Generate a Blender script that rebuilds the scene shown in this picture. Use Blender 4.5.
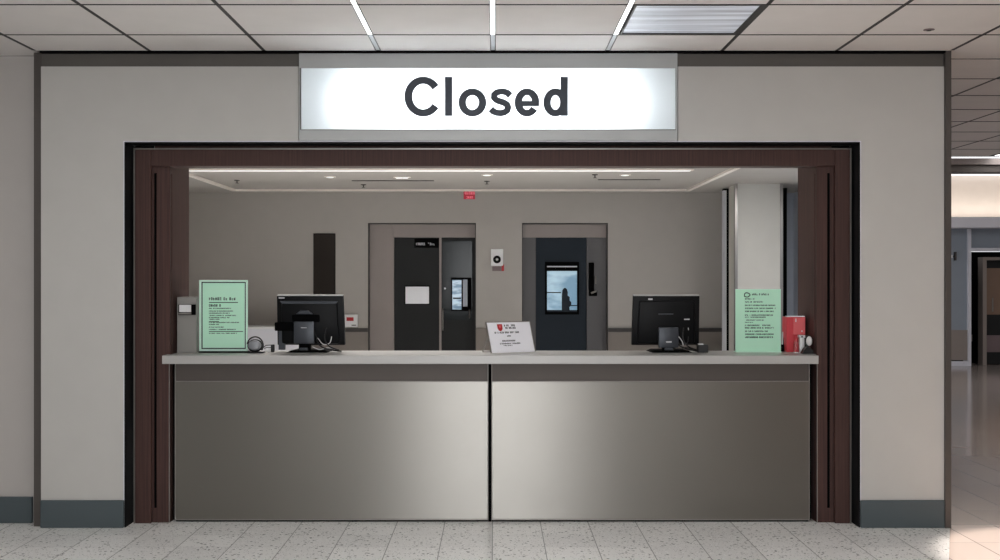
import bpy, bmesh, math, random
from mathutils import Vector, Matrix
for o in list(bpy.data.objects): bpy.data.objects.remove(o)
C = bpy.context.scene
COL = C.collection
rnd = random.Random(7)
R = math.radians
# ------------------------------------------------------------------ camera
F = 1120.0; CX = 495.0; CY = 280.0; EYE = 1.5
cam_d = bpy.data.cameras.new('camera'); cam = bpy.data.objects.new('camera', cam_d); COL.objects.link(cam)
cam.location = (0, 0, EYE); cam.rotation_euler = (R(90), 0, 0)
cam_d.sensor_width = 36; cam_d.lens = F/1000*36; cam_d.shift_x = 0.005
C.camera = cam
# ------------------------------------------------------------------ colour, world
vs = C.view_settings
vs.view_transform = 'Standard'; vs.look = 'None'; vs.exposure = 0.0; vs.gamma = 1.0; vs.use_curve_mapping = False
w = bpy.data.worlds.new('world'); C.world = w; w.use_nodes = True
w.node_tree.nodes['Background'].inputs[0].default_value = (0.95, 0.97, 1.0, 1)
w.node_tree.nodes['Background'].inputs[1].default_value = 1.0

def lamp(name, kind, loc, power, color=(1, 1, 1), rot=(0, 0, 0), size=None, sy=None, spread=None, **kw):
    d = bpy.data.lights.new(name, kind); d.energy = power; d.color = color
    if kind == 'AREA':
        d.shape = 'RECTANGLE'; d.size = size; d.size_y = sy
        if spread: d.spread = R(spread)
    for k, v in kw.items(): setattr(d, k, v)
    o = bpy.data.objects.new(name, d); COL.objects.link(o); o.location = loc; o.rotation_euler = rot
    return o
CEIL = 2.885        # lobby ceiling
RC = 2.55           # inner room ceiling
# unseen area lamp added behind the camera for the highlight on the steel fronts
lamp('entrance_daylight_lamp', 'AREA', (-0.03, -3.9, 1.35), 165, (.96, .98, 1), rot=(R(90), 0, 0), size=2.3, sy=2.6)
# inner room lamps: one under its linear fitting, the other two unseen added fill
lamp('room_linear_lamp', 'AREA', (-0.5, 10.62, RC-0.03), 74, (1, .97, .93), size=4.6, sy=.12, spread=125)
lamp('room_fill_lamp', 'AREA', (-0.9, 8.6, RC-0.06), 84, (1, .97, .93), size=2.4, sy=.5, spread=115)
lamp('column_fill_lamp', 'AREA', (3.0, 10.3, RC-0.03), 30, (1, .98, .95), size=.5, sy=.5)
# tubes inside the sign box
lamp('sign_tube_lamp', 'AREA', (-0.04, 6.885, 2.58), 30, (.97, .99, 1), rot=(R(90), 0, 0), size=1.75, sy=.2)
# warm cove at the far end of the corridor, hidden in its ledge
lamp('cove_lamp', 'AREA', (8.4, 19.35, 2.56), 16, (1, .90, .80), rot=(R(180), 0, 0), size=4.5, sy=.12)
lamp('corridor_far_fill', 'AREA', (7.6, 15.5, 3.28), 48, (.95, .97, 1), size=3.0, sy=1.0)  # unseen fill added to brighten the pale ledge and far wall
# ceiling downlight over the corridor mouth
lamp('corridor_spot_lamp', 'SPOT', (3.2, 6.0, CEIL-0.03), 380, (1, .88, .80), spot_size=R(32), spot_blend=.15, shadow_soft_size=.06)
lamp('corridor_mid_fill', 'AREA', (5.6, 10.2, CEIL-0.03), 34, (1, .88, .78), size=.6, sy=.6)  # unseen fill added to brighten the corridor, no fitting there

# ------------------------------------------------------------------ materials
def s2l(c):
    c /= 255.0
    return c/12.92 if c <= .04045 else ((c+.055)/1.055)**2.4
def rgb(r, g, b): return (s2l(r), s2l(g), s2l(b), 1)
def mat(name, col, rough=.6, metal=0., vary=.04, scale=6., spec=.5, bump=0., bscale=200., emit=None, es=0., aniso=0., coat=0., alpha=None, trans=0.):
    m = bpy.data.materials.new(name); m.use_nodes = True
    nt = m.node_tree; N = nt.nodes; L = nt.links; b = N['Principled BSDF']
    b.inputs['Roughness'].default_value = rough; b.inputs['Metallic'].default_value = metal
    b.inputs['Specular IOR Level'].default_value = spec
    b.inputs['Anisotropic'].default_value = aniso; b.inputs['Coat Weight'].default_value = coat
    b.inputs['Transmission Weight'].default_value = trans
    tc = N.new('ShaderNodeTexCoord'); nz = N.new('ShaderNodeTexNoise'); nz.inputs['Scale'].default_value = scale
    L.new(tc.outputs['Object'], nz.inputs['Vector'])
    mx = N.new('ShaderNodeMixRGB'); mx.inputs[1].default_value = tuple(c*(1-vary) for c in col[:3])+(1,)
    mx.inputs[2].default_value = tuple(min(1, c*(1+vary)) for c in col[:3])+(1,)
    L.new(nz.outputs['Fac'], mx.inputs[0]); L.new(mx.outputs[0], b.inputs['Base Color'])
    if bump:
        n2 = N.new('ShaderNodeTexNoise'); n2.inputs['Scale'].default_value = bscale; L.new(tc.outputs['Object'], n2.inputs['Vector'])
        bp = N.new('ShaderNodeBump'); bp.inputs['Strength'].default_value = bump; bp.inputs['Distance'].default_value = .002
        L.new(n2.outputs['Fac'], bp.inputs['Height']); L.new(bp.outputs[0], b.inputs['Normal'])
    if emit:
        b.inputs['Emission Color'].default_value = emit; b.inputs['Emission Strength'].default_value = es
    return m
M = {}
M['wall'] = mat('wall_paint', rgb(193, 191, 187), .75, bump=.05)
M['wall_far'] = mat('side_wall_paint', rgb(186, 181, 177), .75)
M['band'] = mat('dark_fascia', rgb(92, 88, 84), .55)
M['bronze'] = mat('bronze_trim', rgb(92, 87, 84), .45, .5)
M['steel'] = mat('steel_trim', rgb(150, 146, 142), .3, .9)
M['black'] = mat('black_reveal', rgb(9, 10, 13), .6, spec=.12)
M['voidblack'] = mat('black_gap', rgb(5, 5, 6), .9, spec=.08)
M['edge'] = mat('panel_edge_metal', rgb(150, 146, 142), .55, .3)
M['base'] = mat('slate_baseboard', rgb(74, 84, 88), .45, bump=.03)
M['tile'] = mat('ceiling_tile', rgb(226, 221, 218), .85, bump=.12, bscale=160)
M['tbar'] = mat('ceiling_grid', rgb(38, 36, 36), .6)
M['roomwall'] = mat('room_wall_paint', rgb(172, 167, 162), .7)
M['wains'] = mat('wainscot', rgb(128, 120, 114), .6)
M['rail'] = mat('rail_dark', rgb(56, 52, 50), .5)
M['taupe'] = mat('taupe_panel', rgb(150, 140, 137), .5)
M['ddoor'] = mat('dark_door', rgb(38, 39, 40), .55, spec=.2)
M['bdoor'] = mat('blue_door', rgb(32, 40, 49), .55, spec=.2)
M['greypan'] = mat('grey_side_panel', rgb(88, 86, 88), .45)
M['glass'] = mat('dark_glass', rgb(44, 48, 50), .12, spec=.15)
M['brglass'] = mat('brown_glass', rgb(52, 47, 44), .15, spec=.6)
M['column'] = mat('column_paint', rgb(196, 194, 188), .65)
M['bluewall'] = mat('blue_grey_wall', rgb(176, 182, 194), .6)
M['farblue'] = mat('far_blue_wall', rgb(140, 148, 158), .6)
M['coveceil'] = mat('cove_wall', rgb(232, 224, 216), .8)
M['dado'] = mat('dado_taupe', rgb(140, 130, 124), .6)
M['pale'] = mat('pale_trim', rgb(214, 214, 222), .5)
M['white'] = mat('white_plastic', rgb(225, 225, 226), .4)
M['signframe'] = mat('sign_frame', rgb(176, 178, 178), .4, .1)
M['letter'] = mat('sign_letter', rgb(52, 59, 69), .55)
M['ctop'] = mat('countertop_laminate', rgb(176, 174, 172), .35, .1)
M['monblack'] = mat('monitor_black', rgb(9, 10, 13), .5, spec=.2)
M['mongrey'] = mat('monitor_stand_grey', rgb(66, 70, 77), .38, .3)
M['monedge'] = mat('monitor_silver_edge', rgb(190, 190, 190), .35, .3)
M['slot'] = mat('monitor_badge', rgb(205, 205, 208), .4)
M['green'] = mat('green_paper', rgb(192, 242, 214), .5, vary=.02)
M['green2'] = mat('green_frame', rgb(214, 248, 230), .35, vary=.02)
M['ink'] = mat('ink', rgb(26, 44, 38), .7)
M['inkk'] = mat('black_ink', rgb(44, 44, 48), .7)
M['paper'] = mat('white_paper', rgb(246, 246, 252), .5, vary=.01)
M['redm'] = mat('red_print', rgb(176, 28, 36), .5)
M['redbox'] = mat('red_card', rgb(206, 62, 72), .4)
M['pink'] = mat('pink_face', rgb(236, 112, 116), .25)
M['cable'] = mat('cable_black', rgb(14, 14, 16), .4)
M['cablew'] = mat('cable_white', rgb(220, 220, 222), .35)
M['grey'] = mat('grey_metal_box', rgb(140, 138, 134), .45)
M['earc'] = mat('ear_cup_grey', rgb(150, 153, 158), .3, .2)
M['clear'] = mat('pink_gel', rgb(230, 120, 125), .1, trans=.6)
M['exitr'] = mat('exit_red', rgb(190, 40, 62), .5, emit=rgb(190, 50, 70), es=.12)
M['exitl'] = mat('exit_letter', rgb(240, 130, 145), .5, emit=rgb(240, 120, 140), es=.25)
M['led'] = mat('light_strip', rgb(240, 242, 245), .4, emit=(1, 1, 1, 1), es=2.6)
M['leddim'] = mat('light_strip_end', rgb(200, 202, 204), .3, .3)
M['difs'] = mat('room_light', rgb(240, 238, 235), .4, emit=(1, .97, .94, 1), es=.5)
M['trof'] = mat('lit_panel', rgb(240, 240, 245), .4, emit=(1, .985, .965, 1), es=4.7)
M['corline'] = mat('corridor_line_light', rgb(240, 240, 245), .4, emit=(.97, .98, 1, 1), es=1.0)
M['ring'] = mat('downlight_lens', rgb(235, 235, 235), .4, emit=(1, 1, 1, 1), es=1.2)
M['mauve'] = mat('mauve_panel', rgb(120, 104, 106), .5)
M['tanglass'] = mat('tan_glass', rgb(128, 104, 88), .2)

def brown_mat():
    m = mat('brown_wood_laminate', rgb(88, 60, 56), .55, spec=.25)
    nt = m.node_tree; N = nt.nodes; L = nt.links; b = N['Principled BSDF']
    tc = N.new('ShaderNodeTexCoord'); mp = N.new('ShaderNodeMapping'); mp.inputs['Scale'].default_value = (60, 60, 1.2)
    nz = N.new('ShaderNodeTexNoise'); nz.inputs['Scale'].default_value = 1.5; nz.inputs['Detail'].default_value = 4
    L.new(tc.outputs['Object'], mp.inputs[0]); L.new(mp.outputs[0], nz.inputs['Vector'])
    cr = N.new('ShaderNodeValToRGB'); cr.color_ramp.elements[0].color = rgb(62, 43, 40); cr.color_ramp.elements[1].color = rgb(80, 56, 51)
    cr.color_ramp.elements[0].position = .3; cr.color_ramp.elements[1].position = .7
    L.new(nz.outputs['Fac'], cr.inputs[0]); L.new(cr.outputs[0], b.inputs['Base Color'])
    return m
M['brown'] = brown_mat()
def brushed():
    m = bpy.data.materials.new('brushed_steel'); m.use_nodes = True
    nt = m.node_tree; N = nt.nodes; L = nt.links; b = N['Principled BSDF']
    b.inputs['Metallic'].default_value = 1; b.inputs['Roughness'].default_value = .40; b.inputs['Anisotropic'].default_value = .9
    b.inputs['Base Color'].default_value = rgb(136, 133, 128)
    tg = N.new('ShaderNodeCombineXYZ'); tg.inputs[2].default_value = 1
    L.new(tg.outputs[0], b.inputs['Tangent'])
    tc = N.new('ShaderNodeTexCoord'); mp = N.new('ShaderNodeMapping'); mp.inputs['Scale'].default_value = (3, 3, 700)
    nz = N.new('ShaderNodeTexNoise'); nz.inputs['Scale'].default_value = 1; L.new(tc.outputs['Object'], mp.inputs[0]); L.new(mp.outputs[0], nz.inputs['Vector'])
    mr = N.new('ShaderNodeMapRange'); mr.inputs[3].default_value = .32; mr.inputs[4].default_value = .38
    L.new(nz.outputs['Fac'], mr.inputs[0]); L.new(mr.outputs[0], b.inputs['Roughness'])
    return m
M['brushed'] = brushed()
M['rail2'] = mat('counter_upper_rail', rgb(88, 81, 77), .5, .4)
def translucent():
    m = bpy.data.materials.new('sign_acrylic'); m.use_nodes = True
    nt = m.node_tree; N = nt.nodes; L = nt.links; b = N['Principled BSDF']; b.inputs['Base Color'].default_value = rgb(236, 242, 244)
    b.inputs['Roughness'].default_value = .35
    t = N.new('ShaderNodeBsdfTranslucent'); t.inputs[0].default_value = (.95, .97, .98, 1)
    mx = N.new('ShaderNodeMixShader'); mx.inputs[0].default_value = .6
    L.new(b.outputs[0], mx.inputs[1]); L.new(t.outputs[0], mx.inputs[2]); L.new(mx.outputs[0], N['Material Output'].inputs[0])
    return m
M['acrylic'] = translucent()
def floor_mat(name, base, speck, tile, off, joint, rough, amount):
    m = bpy.data.materials.new(name); m.use_nodes = True
    nt = m.node_tree; N = nt.nodes; L = nt.links; b = N['Principled BSDF']
    tc = N.new('ShaderNodeTexCoord'); sp = N.new('ShaderNodeSeparateXYZ'); L.new(tc.outputs['Object'], sp.inputs[0])
    def mth(op, a, bb):
        n = N.new('ShaderNodeMath'); n.operation = op
        for i, v in enumerate((a, bb)):
            if v is None: continue
            if hasattr(v, 'links'): L.new(v, n.inputs[i])
            else: n.inputs[i].default_value = v
        return n.outputs[0]
    js = []
    ids = []
    for ax, (t, o_, wj) in enumerate(zip(tile, off, joint)):
        q = mth('DIVIDE', mth('SUBTRACT', sp.outputs[ax], o_), t)
        fr = mth('FRACT', q, None); d = mth('ABSOLUTE', mth('SUBTRACT', fr, .5), None)
        js.append(mth('GREATER_THAN', d, .5-wj/t/2)); ids.append(mth('FLOOR', q, None))
    jn = mth('MAXIMUM', js[0], js[1])
    cid = N.new('ShaderNodeCombineXYZ'); L.new(ids[0], cid.inputs[0]); L.new(ids[1], cid.inputs[1])
    wn = N.new('ShaderNodeTexWhiteNoise'); L.new(cid.outputs[0], wn.inputs['Vector'])
    cr = N.new('ShaderNodeMixRGB'); cr.inputs[1].default_value = tuple(c*.93 for c in base[:3])+(1,); cr.inputs[2].default_value = tuple(c*1.05 for c in base[:3])+(1,)
    L.new(wn.outputs['Value'], cr.inputs[0]); col = cr.outputs[0]
    for sc, th, c2 in ((46, .17*amount, speck), (95, .2*amount, tuple(c*1.6 for c in speck[:3])+(1,)), (70, .22*amount, tuple(min(1, c*1.25) for c in base[:3])+(1,))):
        v = N.new('ShaderNodeTexVoronoi'); v.inputs['Scale'].default_value = sc; L.new(tc.outputs['Object'], v.inputs['Vector'])
        wv = N.new('ShaderNodeTexWhiteNoise'); L.new(v.outputs['Color'], wv.inputs['Vector'])
        near = mth('LESS_THAN', v.outputs['Distance'], .36); pick = mth('LESS_THAN', wv.outputs['Value'], th)
        mx = N.new('ShaderNodeMixRGB'); L.new(mth('MULTIPLY', near, pick), mx.inputs[0]); L.new(col, mx.inputs[1]); mx.inputs[2].default_value = c2; col = mx.outputs[0]
    mj = N.new('ShaderNodeMixRGB'); L.new(jn, mj.inputs[0]); L.new(col, mj.inputs[1]); mj.inputs[2].default_value = tuple(c*.3 for c in base[:3])+(1,)
    L.new(mj.outputs[0], b.inputs['Base Color']); b.inputs['Roughness'].default_value = rough
    return m
M['floor'] = floor_mat('terrazzo_tiles', rgb(240, 240, 238), rgb(112, 112, 112), (.295, .295), (-.015, 6.588), (.005, .002), .3, 1.0)
M['floor2'] = floor_mat('corridor_tiles', rgb(150, 139, 133), rgb(120, 110, 104), (.30, .9), (.05, .1), (.006, .003), .13, 0.)

M['floor2_lit'] = floor_mat('corridor_tiles_lit', rgb(222, 204, 192), rgb(120, 110, 104), (.30, .9), (.05, .1), (.006, .003), .2, 0.)  # lighter copy of the corridor tiles, pool of light put into the colour
# ------------------------------------------------------------------ helpers
def px(x, Y): return (x-CX)*Y/F          # bearing to metres at depth Y
def pz(y, Y): return EYE+(CY-y)*Y/F
def box(bm, x0, x1, y0, y1, z0, z1, bev=0, mtx=None, seg=1):
    v = [bm.verts.new((x, y, z)) for x in (x0, x1) for y in (y0, y1) for z in (z0, z1)]
    fs = [bm.faces.new([v[i] for i in q]) for q in ((0, 1, 3, 2), (4, 6, 7, 5), (0, 4, 5, 1), (2, 3, 7, 6), (0, 2, 6, 4), (1, 5, 7, 3))]
    if bev:
        es = list({e for f in fs for e in f.edges})
        r = bmesh.ops.bevel(bm, geom=es, offset=bev, segments=seg, profile=.5, affect='EDGES')
        if mtx is not None:
            vs_ = {q for f in r['faces'] for q in f.verts} | {q for q in v if q.is_valid}
            bmesh.ops.transform(bm, matrix=mtx, verts=list(vs_))
    elif mtx is not None: bmesh.ops.transform(bm, matrix=mtx, verts=v)
    return bm
def boxes(*bs, bev=0):
    bm = bmesh.new()
    for b in bs: box(bm, *b, bev=bev)
    return bm
def B(x0, x1, y0, y1, z0, z1, bev=0, seg=1): return box(bmesh.new(), x0, x1, y0, y1, z0, z1, bev, seg=seg)
def prism(pts, y0, y1, bm=None):           # polygon in x,z extruded along y
    bm = bm or bmesh.new(); n = len(pts)
    a = [bm.verts.new((x, y0, z)) for x, z in pts]; b = [bm.verts.new((x, y1, z)) for x, z in pts]
    bm.faces.new(a); bm.faces.new(b[::-1])
    for i in range(n): bm.faces.new((a[i], b[i], b[(i+1) % n], a[(i+1) % n]))
    bmesh.ops.recalc_face_normals(bm, faces=bm.faces); return bm
def lathe(prof, c, n=28, axis='Z', bm=None):
    bm = bm or bmesh.new(); rings = []
    for r, h in prof:
        ring = []
        for i in range(n):
            a = 2*math.pi*i/n; u, v = r*math.cos(a), r*math.sin(a)
            p = {'Z': (u, v, h), 'Y': (u, h, v), 'X': (h, u, v)}[axis]
            ring.append(bm.verts.new(Vector(p)+Vector(c)))
        rings.append(ring)
    for a, b in zip(rings, rings[1:]):
        for i in range(n): bm.faces.new((a[i], a[(i+1) % n], b[(i+1) % n], b[i]))
    bm.faces.new(rings[0]); bm.faces.new(rings[-1])
    bmesh.ops.recalc_face_normals(bm, faces=bm.faces); return bm
def tube(pts, r, bm=None, n=8, sm=6):
    bm = bm or bmesh.new(); P = [Vector(p) for p in pts]
    if sm > 1 and len(P) > 2:
        Q = []
        for i in range(len(P)-1):
            p0 = P[max(0, i-1)]; p1 = P[i]; p2 = P[i+1]; p3 = P[min(len(P)-1, i+2)]
            for k in range(sm):
                t = k/sm
                Q.append(.5*((2*p1)+(-p0+p2)*t+(2*p0-5*p1+4*p2-p3)*t*t+(-p0+3*p1-3*p2+p3)*t**3))
        Q.append(P[-1]); P = Q
    rings = []
    for i, p in enumerate(P):
        d = (P[min(i+1, len(P)-1)]-P[max(i-1, 0)]).normalized()
        u = d.orthogonal().normalized() if i == 0 else (rings_u - d*rings_u.dot(d)).normalized()
        rings_u = u; v = d.cross(u)
        rings.append([bm.verts.new(p+r*(math.cos(2*math.pi*k/n)*u+math.sin(2*math.pi*k/n)*v)) for k in range(n)])
    for a, b in zip(rings, rings[1:]):
        for k in range(n): bm.faces.new((a[k], a[(k+1) % n], b[(k+1) % n], b[k]))
    bm.faces.new(rings[0]); bm.faces.new(rings[-1]); bmesh.ops.recalc_face_normals(bm, faces=bm.faces)
    return bm
def obj(name, bm, m, parent=None, local=False, smooth=False, label=None):
    if parent is not None and not local:
        bmesh.ops.translate(bm, verts=bm.verts, vec=-parent_world(parent))
    me = bpy.data.meshes.new(name)
    bmesh.ops.recalc_face_normals(bm, faces=bm.faces)
    if smooth:
        for f in bm.faces: f.smooth = True
        for e in bm.edges:
            if len(e.link_faces) == 2 and e.calc_face_angle(0) > R(35): e.smooth = False
    bm.to_mesh(me); bm.free()
    o = bpy.data.objects.new(name, me); COL.objects.link(o); me.materials.append(M[m] if isinstance(m, str) else m)
    if parent is not None: o.parent = parent
    if label: o['label'] = label
    return o
def parent_world(p):
    v = Vector((0, 0, 0))
    while p is not None: v += Vector(p.location); p = p.parent
    return v
def tag(o, label, cat, group=None, kind=None):
    o['label'] = label; o['category'] = cat
    if group: o['group'] = group
    if kind: o['kind'] = kind
    return o
def thing(name, loc, label, cat, group=None, rz=0):
    o = bpy.data.objects.new(name, None); COL.objects.link(o); o.location = loc; o.rotation_euler = (0, 0, rz)
    o.empty_display_size = .05
    return tag(o, label, cat, group)
def struct(name, bm, m, label, cat='trim', parent=None):
    o = obj(name, bm, m, parent)
    return tag(o, label, cat, kind='structure')
def copy_tree(o, parent=None):
    c = o.copy(); COL.objects.link(c); c.parent = parent
    for ch in list(o.children): copy_tree(ch, c)
    return c
def scribble(x0, x1, z, h, y, seed, bm=None, dens=1.0, thick=.0006):
    """one line of illegible small print, built as strokes on the plane y"""
    bm = bm or bmesh.new(); r = random.Random(seed); x = x0
    while x < x1-h*.5:
        wd = h*r.uniform(.45, .75)
        if r.random() < .13: x += h*.6; continue
        s = h*.24
        for xx in (x, x+wd-s):
            if r.random() < .75: box(bm, xx, xx+s, y-thick, y, z, z+h*r.choice((.75, 1, 1)))
        for lv in (.0, .42, .82):
            if r.random() < .5*dens: box(bm, x, x+wd, y-thick, y, z+h*lv, z+h*(lv+.24))
        x += wd+h*.2
    return bm

# ------------------------------------------------------------------ room shell
Y0 = 6.79
XL, XR = px(41, Y0), px(944, Y0)
OL, OR = px(124.5, Y0), px(860, Y0)
OT = pz(142, Y0); WT = pz(66.5, Y0)
def poly_floor(pts, z0, z1):
    bm = bmesh.new(); a = [bm.verts.new((x, y, z1)) for x, y in pts]; b = [bm.verts.new((x, y, z0)) for x, y in pts]
    bm.faces.new(a); bm.faces.new(b[::-1]); n = len(pts)
    for i in range(n): bm.faces.new((a[i], b[i], b[(i+1) % n], a[(i+1) % n]))
    return bm
XE = px(950, Y0)
struct('floor', poly_floor([(-8, -4), (1.2, -4), (XE-.33, 5.99), (XE, Y0), (XE, 7.0), (3.6, 9.3), (3.6, 14), (-8, 14)], -.1, 0), 'floor', 'pale grey speckled tile floor in front of the service counter', 'floor')
struct('floor', poly_floor([(XE, 6.85), (10.5, 6.85), (10.5, 21), (3.6, 21), (3.6, 9.3), (XE, 7.0)], -.1, 0), 'floor2', 'glossy dark beige tile floor of the corridor on the right', 'floor')
struct('floor', poly_floor([(1.2, -4), (10.5, -4), (10.5, 6.85), (XE, 6.85), (XE, Y0), (XE-.33, 5.99)], -.1, 0), 'floor2_lit', 'tile floor before the corridor mouth, pool of light painted in as peach', 'floor')
# front wall around the opening
bm = bmesh.new()
SL, SR = px(299.5, Y0), px(677, Y0)
box(bm, XL, OL, Y0, 6.99, 0, WT); box(bm, OR, XR, Y0, 6.99, 0, WT)
box(bm, OL, SL-.006, Y0, 6.99, OT, WT); box(bm, SR+.006, OR, Y0, 6.99, OT, WT)
box(bm, XL, XR, 6.93, 6.99, OT, CEIL+.1)
struct('wall_front', bm, 'wall', 'light greige painted wall around the counter opening', 'wall')
struct('wall_front', boxes((XL, OL-.004, 6.99, 7.4, 0, CEIL+.1), (OR+.004, XR, 6.99, 7.4, 0, CEIL+.1)), 'voidblack', 'dark inner core of the wall beside the counter opening', 'wall')
struct('wall_left', boxes((-8, px(34.5, 6.93), 6.93, 7.1, 0, CEIL)), 'wall_far', 'grey wall at the far left edge of the photo', 'wall')
struct('baseboard_left', B(-8, px(33.5, 6.93), 6.905, 6.93, 0, pz(497, 6.91), .004), 'base', 'dark slate baseboard at the far left edge of the photo', 'baseboard')
struct('trim_1', B(px(34.5, 6.83), XL, 6.82, 7.1, 0, CEIL), 'bronze', 'narrow bronze vertical trim left of the counter wall', 'trim')
struct('trim_2', B(XR, XE, 6.77, 7.4, 0, CEIL), 'bronze', 'narrow bronze corner trim at the right end of the counter wall', 'trim')
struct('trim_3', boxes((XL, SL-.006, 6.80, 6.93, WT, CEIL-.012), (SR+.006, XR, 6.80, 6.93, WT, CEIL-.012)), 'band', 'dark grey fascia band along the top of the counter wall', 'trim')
struct('trim_4', B(XL, XR, 6.765, 6.93, CEIL-.012, CEIL+.02), 'voidblack', 'black strip painting the shadow gap between the counter wall and the ceiling', 'trim')  # solid black strip stands in for the shade of a gap
for s, (a, b) in (('left', (XL+.001, OL)), ('right', (OR, XR-.001))):
    struct('baseboard_'+s, B(a, b, Y0-.018, Y0, 0, pz(500.5, Y0-.018), .004), 'base', 'dark slate baseboard on the wall pier %s of the counter' % s, 'baseboard')
# the lobby around and behind the camera: side walls and the wall with an opening added around the rear lamp
struct('wall_lobby', boxes((-8, -1.25, -4.2, -4, 0, CEIL), (1.2, 10.5, -4.2, -4, 0, CEIL), (-1.25, 1.2, -4.2, -4, 2.7, CEIL)), 'wall_far', 'lobby wall with the glazed entrance, facing the counter', 'wall')
struct('wall_left', B(-8.1, -8, -4.2, 7.1, 0, CEIL+.1), 'wall_far', 'left side wall of the lobby', 'wall')
struct('wall_right', B(10.5, 10.6, -4.2, 21, 0, 3.5), 'wall_far', 'right side wall of the lobby and corridor', 'wall')
# black reveal lining
struct('trim_5', boxes((OL, OL+.006, Y0-.002, 7.4, 0, OT-.006), (OR-.006, OR, Y0-.002, 7.4, 0, OT-.006), (OL, OR, Y0-.002, 6.93, OT-.006, OT)), 'black', 'black reveal lining the counter opening', 'trim')
struct('trim_6', boxes((OL-.006, OL, Y0-.004, Y0, 0, OT+.006), (OR, OR+.006, Y0-.004, Y0, 0, OT+.006), (OL, OR, Y0-.004, Y0, OT, OT+.006)), 'pale', 'thin pale edge bead around the counter opening', 'trim')
# brown frame
FY = 6.90
fl0, fl1 = px(135, FY), px(151, FY); fr1, fr0 = px(835, FY), px(850, FY)
HT, HB = pz(149.5, FY), pz(166, FY)
JL, JR = px(170, 6.93), px(816.6, 6.93)
bm = bmesh.new()
box(bm, fl0, fl1, FY, 7.05, 0, HT, .003); box(bm, fr1, fr0, FY, 7.05, 0, HT, .003); box(bm, fl1, fr1, FY, 6.97, HB, HT, .003)
struct('trim_7', bm, 'brown', 'brown outer frame of the counter opening', 'frame')
struct('trim_8', boxes((fl0-.008, fl0, FY-.004, FY+.03, 0, HT+.008), (fr0, fr0+.008, FY-.004, FY+.03, 0, HT+.008), (fl0, fr0, FY-.004, FY+.03, HT, HT+.008)), 'steel', 'thin steel edge around the brown frame', 'trim')
def jamb(n, xo, xi, s, side):
    # inner jamb board with its recessed black slot
    a, b = (px(154, 6.93), px(156.7, 6.93)) if s < 0 else (px(827.2, 6.93), px(830, 6.93))
    zs0, zs1 = pz(508, 6.93), pz(173, 6.93)
    lo, hi = min(xo, xi), max(xo, xi)
    bm = boxes((lo, a, 6.93, 6.96, 0, HB), (b, hi, 6.93, 6.96, 0, HB), (a, b, 6.93, 6.96, 0, zs0), (a, b, 6.93, 6.96, zs1, HB), (lo, hi, 6.975, 7.36, 0, RC), (lo, hi, 6.96, 6.975, 0, zs0), (lo, hi, 6.96, 6.975, zs1, HB))
    j = struct(n, bm, 'brown', 'brown deep jamb board on the %s side of the counter opening' % side, 'frame')
    o = obj('groove', B(a+.0005, b-.0005, 6.933, 6.972, zs0, zs1), 'voidblack', j, label='black vertical groove')
    o = obj('edge_strip', B(xi-.006 if s < 0 else xi, xi if s < 0 else xi+.006, 6.926, 6.93, 0, .985), 'steel', j)
jamb('trim_9', fl1, JL, -1, 'left'); jamb('trim_10', fr1, JR, 1, 'right')
struct('trim_11', B(JL, JR, 6.97, 7.05, HB+.002, CEIL), 'brown', 'brown board behind the header of the counter opening', 'frame')

# ceilings
TS = .6915; TX0 = -.012; TY0 = 6.319
bm = bmesh.new(); hx = .011; hy = .005
ys = [TY0+TS*k for k in range(-15, 10)]
def span_tiles(bm, x0, x1, y0, y1):
    if x1-x0 > .03 and y1-y0 > .03: box(bm, x0, x1, y0, y1, CEIL, CEIL+.02)
HOLES = [(1, -1)]                      # dim troffer cell: (column, row)
FILL = [(7, 3), (7, 5), (8, 0), (-3, -3), (2, -3), (-1, -3), (0, -3), (-3, -5), (2, -5), (-3, -8), (2, -8), (-5, -3), (4, -3), (-1, -5), (0, -5), (-1, -8), (0, -8), (-1, -11), (0, -11)]  # cells of out of view panels added to light the lobby
COR = [(8, 8)]
for i in range(-11, 15):
    for k in range(-14, 9):
        x0, x1 = TX0+TS*i, TX0+TS*(i+1); y0, y1 = TY0+TS*k, TY0+TS*(k+1)
        if (i, k) in HOLES+FILL+COR: continue
        if y0 > 6.7 and x1 < 3.5: continue
        a, b = x0+hx, x1-hx
        if i in (-2, -1, 0, 1) :
            if x0 > -.75 and x0 < .75: a = x0+.017
            if x1 > -.75 and x1 < .75: b = x1-.017
        c, d = y0+hy, y1-hy
        if k == 0:
            if x1 < XE+.05: d = 6.763 if x0 > XL-.1 else 6.92
            else: a = a
        if y1 > 12.55: d = min(d, 12.58)
        span_tiles(bm, a, b, c, d)
ceil_o = struct('ceiling', bm, 'tile', 'suspended ceiling of pale square acoustic tiles', 'ceiling')
g = bmesh.new()
for k in range(-14, 10):
    y = TY0+TS*k; xa_ = -7.5 if y < 6.7 else XE+.03
    box(g, xa_, 10.2, y-.004, y+.004, CEIL-.0035, CEIL+.001)
for i in range(-11, 16):
    x = TX0+TS*i
    if i in (-1, 0, 1): continue
    box(g, x-.011, x+.011, -3.3, 6.75 if x < 3 else 12.55, CEIL-.001, CEIL+.001)
tb = struct('ceiling', g, 'tbar', 'dark thin grid lines between the ceiling tiles', 'ceiling')
# right part over the corridor mouth nearer than the third row of cells
bm = boxes((-8, 10.5, -4, 6.93, CEIL+.021, CEIL+.05), (XE, 10.5, 6.93, 12.6, CEIL+.021, CEIL+.05))
struct('ceiling', bm, 'tbar', 'dark plenum above the ceiling tile joints', 'ceiling')
bm = bmesh.new()
for i in (1, 2, 3):
    pass
bm = boxes(*[(XE+.002+TS*j, XE+.002+TS*(j+1)-.016, TY0+TS*k+.003, TY0+TS*(k+1)-.003, CEIL, CEIL+.02) for j in range(0, 1) for k in range(1, 5)])
struct('ceiling', bm, 'tile', 'acoustic tiles beside the corner trim over the corridor', 'ceiling')
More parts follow.
